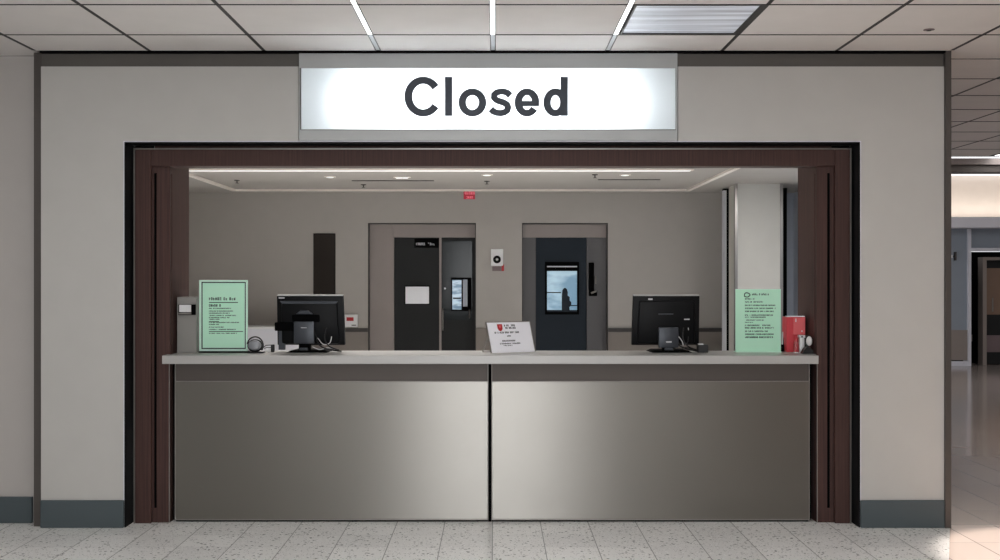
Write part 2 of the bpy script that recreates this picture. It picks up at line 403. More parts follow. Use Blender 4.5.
# room behind the counter
YB = 13.5
D1 = (px(368, YB), px(476, YB)); D2 = (px(522, YB), px(608, YB)); DT = pz(223, YB); WX1 = px(722, YB); RAILZ = pz(328, YB)
bm = boxes((-4.3, D1[0], YB, YB+.2, 0, RC), (D1[0], D1[1], YB, YB+.2, DT, RC), (D1[1], D2[0], YB, YB+.2, 0, RC), (D2[0], D2[1], YB, YB+.2, DT, RC), (D2[1], WX1, YB, YB+.2, 0, RC))
struct('wall_back', bm, 'roomwall', 'taupe back wall of the room behind the counter', 'wall')
struct('wall_left', B(-4.4, -4.3, 7.4, 13.7, 0, RC), 'roomwall', 'taupe left side wall of the room behind the counter', 'wall')
struct('wall_right', boxes((XR, XR+.03, 7.4, 9.2, 0, RC), (XR, 3.6, 9.2, 9.3, 0, CEIL+.1), (3.6, 3.7, 9.2, 13.7, 0, CEIL+.1)), 'bluewall', 'right side wall of the room behind the counter', 'wall')
struct('wall_back', B(WX1, 3.6, 13.5, 13.6, 0, RC), 'bluewall', 'blue grey wall strip beyond the pale column', 'wall')
struct('wall_left', B(-4.4, XL, 7.1, 7.4, 0, CEIL+.1), 'voidblack', 'inner face of the front wall left of the counter', 'wall')
struct('ceiling', poly_floor([(-4.4, 7.06), (XR, 7.06), (XR, 9.3), (3.6, 9.3), (3.6, 13.7), (-4.4, 13.7)], RC, RC+.06), 'roomwall', 'smooth low ceiling of the room behind the counter', 'ceiling')
TXL, TXR, TYB = -3.0, 2.21, 12.95
def trayring(o, wdt, z0, z1):
    return boxes((TXL-o-wdt, TXL-o, 7.6, TYB+o+wdt, z0, z1), (TXR+o, TXR+o+wdt, 7.6, TYB+o+wdt, z0, z1), (TXL-o, TXR+o, TYB+o, TYB+o+wdt, z0, z1))
struct('trim_12', trayring(0, .05, RC-.022, RC), 'coveceil', 'raised border moulding on the low ceiling behind the counter', 'trim')
struct('trim_13', trayring(.05, .035, RC-.006, RC), 'rail', 'dark strip painting the shadow line along the ceiling border behind the counter', 'trim')  # shade beside the moulding put in as a dark strip
for s, a, b in (('left', -4.3, D1[0]), ('middle', D1[1], D2[0]), ('right', D2[1], WX1)):
    n = {'left': 14, 'middle': 16, 'right': 18}[s]
    struct('trim_%d' % n, B(a, b, YB-.02, YB, .1, RAILZ-.03), 'wains', 'grey wainscot on the back wall, %s section' % s, 'wainscot')
    struct('trim_%d' % (n+1), B(a, b, YB-.03, YB, RAILZ-.045, RAILZ), 'rail' if s != 'middle' else 'wains', 'chair rail on the back wall, %s section' % s, 'trim')
# pale column with its metal edges, at the right side of the room
CY0 = 12.2
ca, cb = px(737.5, CY0), px(780, CY0)
struct('wall_right', B(ca, cb, CY0, CY0+.45, 0, RC), 'column', 'pale painted column behind the right green notice', 'column')
struct('trim_20', boxes((ca-.03, ca, CY0-.012, CY0+.05, 0, RC), (cb, cb+.03, CY0-.012, CY0+.05, 0, RC)), 'steel', 'steel corner guards of the pale column', 'trim')
struct('trim_21', B(px(722.8, 12.8), px(725.6, 12.8), 12.75, 12.85, 0, RC-.03), 'pale', 'pale vertical post left of the column', 'trim')
struct('trim_22', boxes((px(725, 12.8), px(732, 12.8), 12.86, 12.95, 0, RC), (px(783, 12.8), px(786.5, 12.8), 12.78, 12.9, 0, RC)), 'voidblack', 'dark vertical gaps on both sides of the column', 'trim')
struct('trim_23', B(px(732, 12.7), px(736, 12.7), 12.7, 12.75, 0, RC), 'bronze', 'bronze post between the dark gap and the column', 'trim')

# doors in the back wall ---------------------------------------------------
def door_root(n, x, label):
    o = bpy.data.objects.new(n, None); COL.objects.link(o); o.location = (x, YB+.1, 0); o['label'] = label; o['category'] = 'door'; o['kind'] = 'structure'; return o
d = door_root('door_1', (D1[0]+D1[1])/2, 'dark double door with a narrow right leaf in a taupe surround, behind the counter')
yd = YB+.1; E = .004
ix = px(394, yd); iz = pz(237.5, yd); mx0, mx1 = px(439.3, yd), px(441.5, yd)
obj('surround', boxes((D1[0]+E, ix-.012, yd, yd+.04, 0, DT-E), (ix-.01, D1[1]-E, yd, yd+.04, iz, DT-E), (ix-.012, ix, yd+.01, yd+.04, 0, iz)), 'taupe', d)
obj('shadow_gap', boxes((D1[0], D1[1], YB-.002, YB+.1, DT-.012, DT), (D1[0], D1[0]+.012, YB-.002, YB+.1, 0, DT-.012), (D1[1]-.01, D1[1], YB-.002, YB+.1, 0, DT-.012)), 'rail', d)
obj('leaf', B(ix+.002, mx0, yd+.01, yd+.05, .01, iz-.004), 'ddoor', d)
obj('mullion', B(mx0, mx1, yd-.01, yd+.05, 0, iz), 'taupe', d)
lf = obj('leaf', B(mx1, D1[1]-.012, yd+.01, yd+.05, .01, iz-.004), 'ddoor', d)
obj('pane', B(mx1+.01, D1[1]-.05, yd+.004, yd+.01, pz(320, yd), pz(241, yd)), 'glass', lf)
obj('handle', tube([(px(443, yd), yd+.005, pz(309, yd)), (px(443, yd), yd-.03, pz(310, yd)), (px(443, yd), yd-.03, pz(329, yd)), (px(443, yd), yd+.005, pz(330, yd))], .009, sm=1), 'steel', lf)
obj('handle', tube([(px(469.5, yd), yd+.005, pz(309, yd)), (px(469.5, yd), yd-.03, pz(310, yd)), (px(469.5, yd), yd-.03, pz(317, yd)), (px(469.5, yd), yd+.005, pz(318, yd))], .008, sm=1), 'rail', lf)
obj('door_knob', lathe([(.002, -.03), (.012, -.03), (.012, 0)], (px(445, yd), yd+.004, pz(288.5, yd)), 12, 'Y'), 'pale', lf, smooth=True)
pw = thing('window_notice', (px(461, yd), yd-.002, pz(294, yd)), 'black framed blue notice on the glass of the narrow dark door leaf', 'notice')
obj('frame', B(px(451, yd), px(471.5, yd), yd-.012, yd+.003, pz(311, yd), pz(277.5, yd)), 'voidblack', pw)
def glow_image_mat(name, a, b_, sc, stretch):
    m = mat(name, a, .2); nt = m.node_tree; N = nt.nodes; L = nt.links; b = N['Principled BSDF']
    tc = N.new('ShaderNodeTexCoord'); mp = N.new('ShaderNodeMapping'); mp.inputs['Scale'].default_value = stretch
    nz = N.new('ShaderNodeTexNoise'); nz.inputs['Scale'].default_value = sc; nz.inputs['Detail'].default_value = 3
    cr = N.new('ShaderNodeValToRGB'); cr.color_ramp.elements[0].position = .42; cr.color_ramp.elements[1].position = .6
    cr.color_ramp.elements[0].color = a; cr.color_ramp.elements[1].color = b_
    L.new(tc.outputs['Object'], mp.inputs[0]); L.new(mp.outputs[0], nz.inputs['Vector']); L.new(nz.outputs['Fac'], cr.inputs[0])
    L.new(cr.outputs[0], b.inputs['Base Color']); L.new(cr.outputs[0], b.inputs['Emission Color']); b.inputs['Emission Strength'].default_value = .55  # image glows by itself, brightness put into the emission
    return m
M['scr1'] = glow_image_mat('glowing_notice_print', rgb(96, 124, 148), rgb(170, 190, 204), 5, (1, 1, 3))
M['scr2'] = glow_image_mat('blue_window_view', rgb(112, 146, 170), rgb(160, 188, 203), 2.4, (1, 1, 2.2))
obj('print', B(px(452.3, yd), px(461.5, yd), yd-.016, yd-.012, pz(309.5, yd), pz(280, yd)), 'scr1', pw)
obj('print', B(px(463, yd), px(467.5, yd), yd-.016, yd-.012, pz(306.5, yd), pz(279.5, yd)), 'bluewall', pw, label='narrow grey strip')
obj('wave', boxes((px(453, yd), px(461, yd), yd-.018, yd-.016, pz(299, yd), pz(297.5, yd))), 'bdoor', pw)
pp = thing('door_notice', (px(417, yd), yd, pz(295, yd)), 'white sheet in a thin black frame on the wide dark door leaf', 'notice')
obj('frame', B(px(404.5, yd), px(430, yd), yd-.002, yd+.01, pz(304.5, yd), pz(285.5, yd)), 'voidblack', pp)
obj('sheet', B(px(405.5, yd), px(429, yd), yd-.005, yd-.002, pz(303.7, yd), pz(286.7, yd)), 'paper', pp)
dp = thing('door_sign', (px(427, yd), yd, pz(243, yd)), 'small black name plate with white lettering at the top of the wide dark door leaf', 'sign')
obj('plate', B(px(414.5, yd), px(438.8, yd), yd-.006, yd+.01, pz(247.8, yd), pz(238.6, yd)), 'voidblack', dp)
bm = scribble(px(416, yd), px(426, yd), pz(245.3, yd), .028, yd-.006, 3); scribble(px(428, yd), px(435, yd), pz(245.3, yd), .028, yd-.006, 5, bm)
obj('lettering', bm, 'pale', dp)

d = door_root('door_2', (D2[0]+D2[1])/2, 'dark blue door with a bright window in a grey surround, behind the small white sign')
ax, bx_ = px(536, yd), px(586.5, yd)
obj('surround', boxes((D2[0]+E, D2[1]-E, yd, yd+.04, iz, DT-E)), 'taupe', d)
obj('side_panel', B(D2[0]+E, ax-.004, yd, yd+.04, 0, iz-.002), 'greypan', d)
obj('side_panel', B(bx_+.004, D2[1]-E, yd, yd+.04, 0, iz-.002), 'greypan', d)
obj('shadow_gap', boxes((D2[0], D2[1], YB-.002, YB+.1, DT-.012, DT), (D2[1]-.012, D2[1], YB-.002, YB+.1, 0, DT-.012), (D2[0], D2[0]+.008, YB-.002, YB+.1, 0, DT-.012)), 'rail', d)
lf = obj('leaf', B(ax, bx_, yd+.01, yd+.05, .01, iz-.004), 'bdoor', d)
wf = obj('window_frame', boxes((px(545, yd), px(579, yd), yd-.01, yd+.01, pz(314.5, yd), pz(312, yd)), (px(545, yd), px(579, yd), yd-.01, yd+.01, pz(271, yd), pz(262, yd)),
    (px(545, yd), px(547, yd), yd-.01, yd+.01, pz(312, yd), pz(271, yd)), (px(577, yd), px(579, yd), yd-.01, yd+.01, pz(312, yd), pz(271, yd))), 'voidblack', lf)
obj('light_bar', B(px(547, yd), px(577, yd), yd-.014, yd-.01, pz(267.2, yd), pz(266, yd)), 'pale', lf)
obj('pane', B(px(547, yd), px(577, yd), yd+.002, yd+.01, pz(312, yd), pz(271, yd)), 'scr2', lf)
obj('view', boxes((px(547, yd), px(577, yd), yd, yd+.002, pz(312, yd), pz(310, yd)), (px(547, yd), px(561, yd), yd, yd+.002, pz(293, yd), pz(292, yd)), (px(570, yd), px(577, yd), yd, yd+.002, pz(306, yd), pz(305, yd))), 'bdoor', lf)
pts = [(561.8, 310.5), (561.8, 296), (562.3, 290.5), (563.6, 288.3), (565.3, 287.8), (567, 289.2), (567.8, 292.5), (567.6, 295.5), (569.8, 297), (569.6, 300.5), (571.2, 302), (571.4, 305.3), (569.4, 307), (569.6, 310.5)]
obj('silhouette', prism([(px(x, yd), pz(y, yd)) for x, y in pts], yd-.003, yd+.001), 'bdoor', lf, label='dark silhouette seen in the window')
lk = obj('lock_case', B(px(588.5, yd), px(594, yd), yd-.03, yd, pz(291, yd), pz(262.5, yd), .01, 2), 'voidblack', d)
lv = obj('lock_base', B(px(588.8, yd), px(597, yd), yd-.028, yd, pz(296, yd), pz(290.5, yd), .008, 2), 'voidblack', d)
obj('lever', tube([(px(591, yd), yd-.035, pz(293, yd)), (px(593.5, yd), yd-.05, pz(292, yd)), (px(596, yd), yd-.04, pz(291, yd))], .012), 'steel', lv, smooth=True)
obj('key_cylinder', tube([(px(595.6, yd), yd-.01, pz(284, yd)), (px(595.6, yd), yd-.01, pz(276, yd))], .008, sm=1), 'steel', lk)
struct('trim_30', boxes((D1[0]-.05, D1[1]+.05, YB+.2, YB+.25, 0, DT+.05), (D2[0]-.05, D2[1]+.05, YB+.2, YB+.25, 0, DT+.05)), 'voidblack', 'dark backing behind the door gaps', 'wall')
# dark vision panel, wall devices
f = struct('window_1', boxes((px(313.5, YB), px(335.5, YB), YB-.012, YB, pz(300, YB), pz(233.5, YB))), 'voidblack', 'tall narrow dark window above the left monitor', 'window')
obj('pane', B(px(314, YB), px(335, YB), YB-.016, YB-.012, pz(299.5, YB), pz(234, YB)), 'brglass', f)
t = thing('wall_intercom', (px(497, YB), YB, pz(260, YB)), 'white wall plate with a round black speaker between the two dark doors', 'intercom')
obj('plate', B(px(491, YB), px(503.2, YB), YB-.015, YB, pz(266, YB), pz(249, YB), .004), 'white', t)
obj('speaker_ring', lathe([(.002, -.035), (.022, -.035), (.044, -.028), (.047, -.015)], (px(497, YB), YB, pz(259.5, YB)), 24, 'Y'), 'voidblack', t, smooth=True)
obj('speaker_dot', lathe([(.001, -.04), (.014, -.04), (.016, -.034)], (px(497, YB), YB, pz(259.5, YB)), 16, 'Y'), 'steel', t, smooth=True)
obj('label_strip', B(px(492.3, YB), px(501.6, YB), YB-.012, YB, pz(271, YB), pz(266.3, YB)), 'mauve', t, label='dull pink strip')
obj('corner_mark', prism([(px(501.6, YB), pz(271, YB)), (px(504, YB), pz(271, YB)), (px(504, YB), pz(264, YB)), (px(501.6, YB), pz(266, YB))], YB-.014, YB), 'redm', t, label='small red corner mark')
t = thing('wall_alarm_panel', (px(351.5, YB), YB, pz(321, YB)), 'small white wall box with a red display right of the left monitor', 'alarm box')
obj('case', B(px(345, YB), px(358, YB), YB-.04, YB, pz(327, YB), pz(314.5, YB), .005), 'white', t)
obj('display', B(px(347, YB), px(354, YB), YB-.044, YB-.04, pz(320.8, YB), pz(317.2, YB)), 'redm', t)
obj('slot', B(px(352, YB), px(356.5, YB), YB-.044, YB-.04, pz(325.5, YB), pz(324.6, YB)), 'rail', t)
t = thing('storage_cabinet', (-2.9, 13.2, 0), 'low white cabinet against the back wall, behind the left green notice', 'cabinet')
obj('body', B(-3.6, px(300, 12.9), 12.9, 13.47, .08, pz(329, 12.9)), 'pale', t); obj('top', B(-3.63, px(302, 12.9), 12.88, 13.47, pz(329, 12.9), pz(327, 12.9)), 'white', t)
obj('plinth', B(-3.55, px(297, 12.9), 12.95, 13.45, 0, .08), 'rail', t)
# exit sign hanging by the back wall
t = thing('exit_sign', (px(469.5, 13.2), 13.2, RC), 'small red hanging sign with two rows of lettering under the low ceiling', 'sign')
obj('panel', B(px(463.6, 13.2), px(475, 13.2), 13.19, 13.21, pz(199.2, 13.2), pz(190.8, 13.2)), 'exitr', t)
bm = scribble(px(464.2, 13.2), px(474.6, 13.2), pz(194.6, 13.2), .034, 13.19, 11); scribble(px(465, 13.2), px(474, 13.2), pz(198.6, 13.2), .026, 13.19, 15, bm)
obj('lettering', bm, 'exitl', t)
obj('bracket', B(px(468, 13.2), px(471, 13.2), 13.195, 13.205, pz(190.8, 13.2), RC), 'steel', t)
# room ceiling fittings
yl = 10.62
t = thing('linear_ceiling_light', (-.5, yl, RC), 'long thin ceiling light across the low ceiling behind the counter', 'ceiling light')
obj('housing', B(-2.95, 1.88, yl-.05, yl+.05, RC-.012, RC), 'coveceil', t); obj('diffuser', B(-2.92, 1.85, yl-.03, yl+.03, RC-.02, RC-.012), 'difs', t)
for i, (x, y) in enumerate(((330, 176.5), (399, 177), (405, 177), (487, 174.5), (625, 174.5))):
    Yd = F*(RC-EYE)/(CY-y); t = thing('downlight', (px(x, Yd), Yd, RC), 'tiny round recessed light in the low ceiling, ' + ['above the left monitor', 'left of the close pair', 'right of the close pair', 'near the hanging red sign', 'above the right monitor'][i], 'downlight', 'downlights in the low ceiling')
    obj('ring', lathe([(.055, 0), (.06, -.006), (.045, -.008)], t.location, 20), 'coveceil', t, smooth=True)
    obj('lens', lathe([(.04, -.006), (.03, -.012), (.002, -.013)], t.location, 20), 'ring', t, smooth=True)
for i, (x, y) in enumerate(((237, 180), (363.5, 184.5), (487, 181), (595, 174.5))):
    Yd = F*(RC-EYE)/(CY-y); t = thing('sprinkler_head', (px(x, Yd), Yd, RC), 'tiny dark sprinkler head in the low ceiling, ' + ['at the left end', 'above the dark double door', 'near the hanging red sign', 'above the right door'][i], 'sprinkler', 'sprinklers in the low ceiling')
    obj('cap', lathe([(.03, 0), (.03, -.006), (.012, -.01)], t.location, 12), 'rail', t, smooth=True)
    obj('deflector', lathe([(.006, -.008), (.006, -.03), (.02, -.032), (.02, -.035)], t.location, 12), 'rail', t)
for i, (a, b, y) in enumerate(((352, 434, 180.6), (598, 660, 179.5))):
    Yd = F*(RC-EYE)/(CY-y); t = tag(obj('air_slot', boxes((px(a, Yd), px(b, Yd), Yd-.03, Yd+.03, RC-.005, RC)), 'rail'), 'long thin dark air slot in the low ceiling, ' + ('left one above the double door' if i == 0 else 'right one above the right monitor'), 'air vent', 'air slots in the low ceiling')

# ------------------------------------------------------------------ lobby ceiling fittings
for i, x in enumerate((-1, 0, 1)):
    X = TX0+TS*x
    t = thing('ceiling_light_strip', (X, 5.4, CEIL), 'slim bright light strip between ceiling tiles, %s the lit sign' % ('above the left end of', 'above the middle of', 'above the right end of')[i], 'ceiling light', 'light strips between the ceiling tiles')
    obj('housing', boxes((X-.016, X-.012, 3.6, 6.755, CEIL-.004, CEIL+.02), (X+.012, X+.016, 3.6, 6.755, CEIL-.004, CEIL+.02)), 'bronze', t)
    obj('diffuser', B(X-.0115, X+.0115, 3.62, 6.315, CEIL-.002, CEIL+.018), 'led', t)
    obj('end_section', B(X-.0115, X+.0115, 6.32, 6.75, CEIL, CEIL+.016), 'leddim', t)
def troffer(i, k, dif, label, group=None):
    x0, x1 = TX0+TS*i, TX0+TS*(i+1); y0, y1 = TY0+TS*k, TY0+TS*(k+1)
    if (i, k) == (1, -1): x0 += .0
    t = thing('ceiling_light_panel', ((x0+x1)/2, (y0+y1)/2, CEIL), label, 'ceiling light', group)
    a = .024
    obj('frame', boxes((x0+a, x0+a+.012, y0+.004, y1-.004, CEIL-.003, CEIL+.02), (x1-.03, x1-.008, y0+.004, y1-.004, CEIL-.003, CEIL+.02), (x0+a+.012, x1-.03, y0+.004, y0+.02, CEIL-.003, CEIL+.02), (x0+a+.012, x1-.03, y1-.02, y1-.004, CEIL-.003, CEIL+.02)), 'tbar', t)
    obj('diffuser', B(x0+a+.012, x1-.03, y0+.02, y1-.02, CEIL+.004, CEIL+.016), dif, t)
def lens_mat():
    m = mat('dim_lens', rgb(170, 175, 186), .25, emit=(.85, .9, 1, 1), es=.3); nt = m.node_tree; N = nt.nodes; L = nt.links  # faint streaky glow put into the emission of this panel
    tc = N.new('ShaderNodeTexCoord'); mp = N.new('ShaderNodeMapping'); mp.inputs['Scale'].default_value = (.5, 9, 1)
    nz = N.new('ShaderNodeTexNoise'); nz.inputs['Scale'].default_value = 1.6; cr = N.new('ShaderNodeValToRGB')
    cr.color_ramp.elements[0].color = rgb(160, 165, 175); cr.color_ramp.elements[1].color = rgb(215, 220, 230); cr.color_ramp.elements[0].position = .35; cr.color_ramp.elements[1].position = .65
    L.new(tc.outputs['Object'], mp.inputs[0]); L.new(mp.outputs[0], nz.inputs['Vector']); L.new(nz.outputs['Fac'], cr.inputs[0])
    L.new(cr.outputs[0], N['Principled BSDF'].inputs['Base Color']); L.new(cr.outputs[0], N['Principled BSDF'].inputs['Emission Color'])
    return m
M['lens'] = lens_mat()
troffer(1, -1, 'lens', 'dim frosted square ceiling panel right of the light strips')
for i, k in FILL: troffer(i, k, 'trof', 'unseen square ceiling panel added to light the lobby in front of the counter', 'added out of view light panels over the lobby')
for i, k in COR: troffer(i, k, 'trof', 'lit square ceiling panel far down the corridor on the right')
Yd = F*(CEIL-EYE)/(CY-29.5); t = thing('ceiling_sensor', (px(929, Yd), Yd, CEIL), 'small flat round sensor on the ceiling near the right wall corner', 'sensor')
obj('disc', lathe([(.03, 0), (.03, -.003), (.02, -.005)], t.location, 20), 'mauve', t, smooth=True); obj('cap', lathe([(.014, -.005), (.012, -.008)], t.location, 14), 'rail', t, smooth=True)

# ------------------------------------------------------------------ sign
SY = 6.775
t = thing('illuminated_sign', ((SL+SR)/2, 6.85, OT), 'long white backlit sign reading Closed above the counter opening', 'sign')
za, zb = pz(129.5, SY), pz(68, SY)
obj('frame', boxes((SL, SR, SY, 6.79, OT+.008, za), (SL, SR, SY, 6.79, zb, CEIL-.014), (SL, SL+.012, SY, 6.79, za, zb), (SR-.012, SR, SY, 6.79, za, zb)), 'signframe', t)
obj('housing', boxes((SL, SR, 6.79, 6.93, OT+.001, za), (SL, SR, 6.79, 6.93, zb, CEIL-.014), (SL, SL+.012, 6.79, 6.93, za, zb), (SR-.012, SR, 6.79, 6.93, za, zb), (SL+.012, SR-.012, 6.9, 6.93, za, zb)), 'white', t)
obj('face', B(SL+.012, SR-.012, 6.782, 6.7835, za, zb), 'acrylic', t)
obj('edge_line', boxes((SL+.01, SR-.01, SY-.003, SY, za-.004, za), (SL+.006, SL+.012, SY-.003, SY, za, zb)), 'bronze', t)
LY = 6.782
def ribbon(bm, pts, wd, y, th, closed=False):
    """flat letter stroke of constant width (pixels) following pts, square ended"""
    n = len(pts); L_, R_ = [], []
    for i, p in enumerate(pts):
        a = pts[(i-1) % n] if closed or i else p; b = pts[(i+1) % n] if closed or i < n-1 else p
        dx, dy = b[0]-a[0], b[1]-a[1]; l = math.hypot(dx, dy) or 1; nx, ny = -dy/l, dx/l
        h = math.hypot(wd[0]*nx, wd[1]*ny)/2
        L_.append((p[0]+nx*h, p[1]+ny*h)); R_.append((p[0]-nx*h, p[1]-ny*h))
    V = [[bm.verts.new((px(x, LY), yy, pz(z, LY))) for x, z in side] for side in (L_, R_) for yy in (y-th, y)]
    rng = range(n) if closed else range(n-1)
    for i in rng:
        j = (i+1) % n
        bm.faces.new((V[0][i], V[0][j], V[2][j], V[2][i])); bm.faces.new((V[1][i], V[3][i], V[3][j], V[1][j]))
        bm.faces.new((V[0][i], V[1][i], V[1][j], V[0][j])); bm.faces.new((V[2][i], V[2][j], V[3][j], V[3][i]))
    if not closed:
        for i in (0, n-1): bm.faces.new((V[0][i], V[2][i], V[3][i], V[1][i]))
    return bm
def arc(cx, cy, rx, ry, a0, a1, n=28): return [(cx+rx*math.cos(R(a0+(a1-a0)*k/n)), cy-ry*math.sin(R(a0+(a1-a0)*k/n))) for k in range(n+1)]
ST = (7.6, 6.8); e_ = .0
lt = {}
lt['C'] = [(arc(423.2, 96.65, 14.9, 16.4, 34, 326), False)]
lt['l'] = [([(448.6, 76.8), (448.6, 116)], False)]
lt['o'] = [(arc(472.4, 102.5, 10.2, 10.7, 0, 360)[:-1], True)]
lt['s'] = [([(510.3, 95.6), (507.5, 92.9), (504, 91.7), (500.3, 91.6), (496.6, 92.6), (494.2, 94.9), (494.1, 97.4), (496, 99.8), (499.5, 101.3), (503.5, 102.5), (506.9, 104.6), (508.1, 107.4), (507.2, 110.3), (504.4, 112.4), (500.6, 113.2), (496.6, 112.8), (493.2, 111.3), (490.7, 108.9)], False)]
lt['e'] = [(arc(527, 102.5, 8.9, 10.7, -8, 322-0, 30)[0:0]+arc(527, 102.5, 8.7, 10.7, 0, 326, 30), False), ([(520, 103.6), (539.2, 103.6)], False)]
lt['d'] = [(arc(555.4, 102.5, 8.4, 10.7, 0, 360)[:-1], True), ([(564.2, 76.8), (564.2, 116)], False)]
for ch in 'Closed':
    bm = bmesh.new()
    for i, (pts, cl) in enumerate(lt[ch]):
        w_ = ST
        if ch in 'ld' and not cl: w_ = (7.5, 7.5)
        if ch == 's': w_ = (7.2, 6.4)
        if ch == 'e' and i == 1: w_ = (5.4, 5.4)
        if ch == 'C': w_ = (8.0, 7.2)
        if ch == 'o': w_ = (7.6, 6.8)
        ribbon(bm, pts, w_, LY-.0002*i, .003, cl)
    obj('letter', bm, 'letter', t)

# ------------------------------------------------------------------ counter
CT0, CT1 = .990, 1.041
ct = thing('countertop', (-.02, 7.06, CT0), 'long pale grey laminate countertop across the whole opening', 'countertop')
bm = poly_floor([(-2.022, 6.80), (1.965, 6.80), (1.965, 6.922), (1.985, 6.922), (1.985, 7.28), (-2.006, 7.28), (-2.006, 6.922), (-2.022, 6.922)], CT0, CT1)
bmesh.ops.recalc_face_normals(bm, faces=bm.faces)
bmesh.ops.bevel(bm, geom=list(bm.edges), offset=.0025, segments=2, profile=.5, affect='EDGES')
obj('slab', bm, 'ctop', ct)
def cabinet(xa, xb, label, sx):
    t = thing('counter_cabinet', ((xa+xb)/2, 7.1, 0), label, 'counter cabinet', 'steel fronted counter cabinets')
    PY = 6.94; zt = pz(381, PY); zb_ = pz(520, PY)
    obj('body', B(xa-(.015 if sx < 0 else .002), xb+(.015 if sx > 0 else .008), 6.958, 7.3, .01, CT0-.001), 'voidblack', t)
    obj('front_panel', B(xa+.004, xb-.004, PY, 6.955, zb_+.004, zt-.004, .001), 'brushed', t)
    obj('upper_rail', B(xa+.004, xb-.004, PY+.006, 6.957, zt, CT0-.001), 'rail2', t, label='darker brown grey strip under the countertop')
    e = .004
    obj('edge_trim', boxes((xa, xa+e, PY-.004, 6.957, zb_, CT0-.001), (xb-e, xb, PY-.004, 6.957, zb_, CT0-.001), (xa+e, xb-e, PY-.004, 6.957, zb_, zb_+e), (xa+e, xb-e, PY-.004, 6.957, zt-e, zt)), 'edge', t)
    if sx < 0: obj('seam_filler', B(xb+.0005, xb+.0185, 6.9415, 6.957, .002, CT0-.001), 'voidblack', t, label='black seam between the two steel fronts')
    obj('plinth', B(xa, xb, 6.96, 7.28, 0, .01), 'voidblack', t)
cabinet(px(175, 6.94), px(488.3, 6.94), 'brushed steel fronted counter cabinet below the left monitor', -1)
cabinet(px(491.5, 6.94), px(809.5, 6.94), 'brushed steel fronted counter cabinet below the right monitor', 1)

# ------------------------------------------------------------------ things on the counter (z = CT1)
def spot(x, y):           # point on the countertop seen at (x, y)
    Y = F*(EYE-CT1)/(y-CY); return px(x, Y), Y
# left green notice: framed, in a black base
X0, Yp = px(199, 7.08), 7.08; X1 = px(247.5, 7.08); zt = pz(280, Yp); zb_ = pz(351.8, Yp)
t = thing('framed_notice', ((X0+X1)/2, Yp, CT1), 'green framed notice with a black border line standing at the left end of the counter', 'notice')
obj('base', B(X0+.004, X1+.02, Yp-.03, Yp+.05, CT1, CT1+.009, .002), 'voidblack', t)
obj('frame', B(X0, X1, Yp, Yp+.014, CT1+.009, zt, .002), 'green2', t)
def q(x): return px(x, Yp)
def qz(y): return pz(y, Yp)
obj('border', boxes((q(201.5), q(245.8), Yp-.001, Yp, qz(283), qz(281.9)), (q(201.5), q(245.8), Yp-.001, Yp, qz(349), qz(347.9)), (q(201.5), q(202.6), Yp-.001, Yp, qz(347.9), qz(283)), (q(244.8), q(245.8), Yp-.001, Yp, qz(347.9), qz(283))), 'ink', t)
obj('sheet', B(q(202.7), q(244.7), Yp-.0005, Yp, qz(347.8), qz(283.1)), 'green', t)
bm = bmesh.new()
scribble(q(209), q(235.5), qz(300.2), .017, Yp-.0005, 21, bm, 1.6); scribble(q(209), q(221), qz(306.6), .014, Yp-.0005, 22, bm, 1.6)
box(bm, q(209), q(238), Yp-.001, Yp-.0005, qz(302.9), qz(302.1)); box(bm, q(209), q(219), Yp-.001, Yp-.0005, qz(322.0), qz(321.3))
for y, e_ in ((308.9, 231), (311.6, 233), (313.7, 230), (316, 236), (318.1, 230), (319.8, 220), (323, 239), (325, 219), (327.6, 224), (330, 236), (333.8, 237)):
    scribble(q(209), q(e_), qz(y), .0062, Yp-.0005, int(y*10), bm, 1.8)
box(bm, q(209), q(243), Yp-.001, Yp-.0005, qz(331.9), qz(331.2))
obj('lettering', bm, 'ink', t)
# right green notice: plain sheet in clear holder
Yq = 7.12; X0, X1 = px(735.5, Yq), px(781, Yq)
t = thing('counter_notice', ((X0+X1)/2, Yq, CT1), 'plain green printed notice standing at the right end of the counter', 'notice')
def q(x): return px(x, Yq)
def qz(y): return pz(y, Yq)
obj('holder', boxes((X0, X1, Yq+.004, Yq+.007, CT1+.005, qz(289)), (X0, X1, Yq-.02, Yq+.06, CT1, CT1+.005)), 'green2', t)
obj('sheet', B(X0+.001, X1-.001, Yq, Yq+.004, CT1+.005, qz(289.6)), 'green', t)
bm = bmesh.new()
tube([(q(744.3), Yq-.001, qz(296.5)), (q(745), Yq-.001, qz(293.3)), (q(748), Yq-.001, qz(293)), (q(750), Yq-.001, qz(295)), (q(747.5), Yq-.001, qz(297)), (q(744.3), Yq-.001, qz(296.3))], .0028, bm)
scribble(q(751), q(769), qz(295.3), .011, Yq, 31, bm, 1.4); scribble(q(745), q(755), qz(299.6), .009, Yq, 32, bm); scribble(q(745), q(763), qz(302.6), .008, Yq, 33, bm, 1.4)
for y, e_, h_ in ((306, 776, .008), (309, 776, .008), (312, 774, .008), (315.8, 773, .008), (317.8, 766, .007), (320.6, 764, .006), (322.8, 753, .005), (326, 771, .008), (328.6, 774, .009), (332, 768, .009), (335, 774, .009), (338, 774, .01)):
    scribble(q(745), q(e_), qz(y), h_, Yq, int(y*10), bm, 1.8)
obj('lettering', bm, 'ink', t)
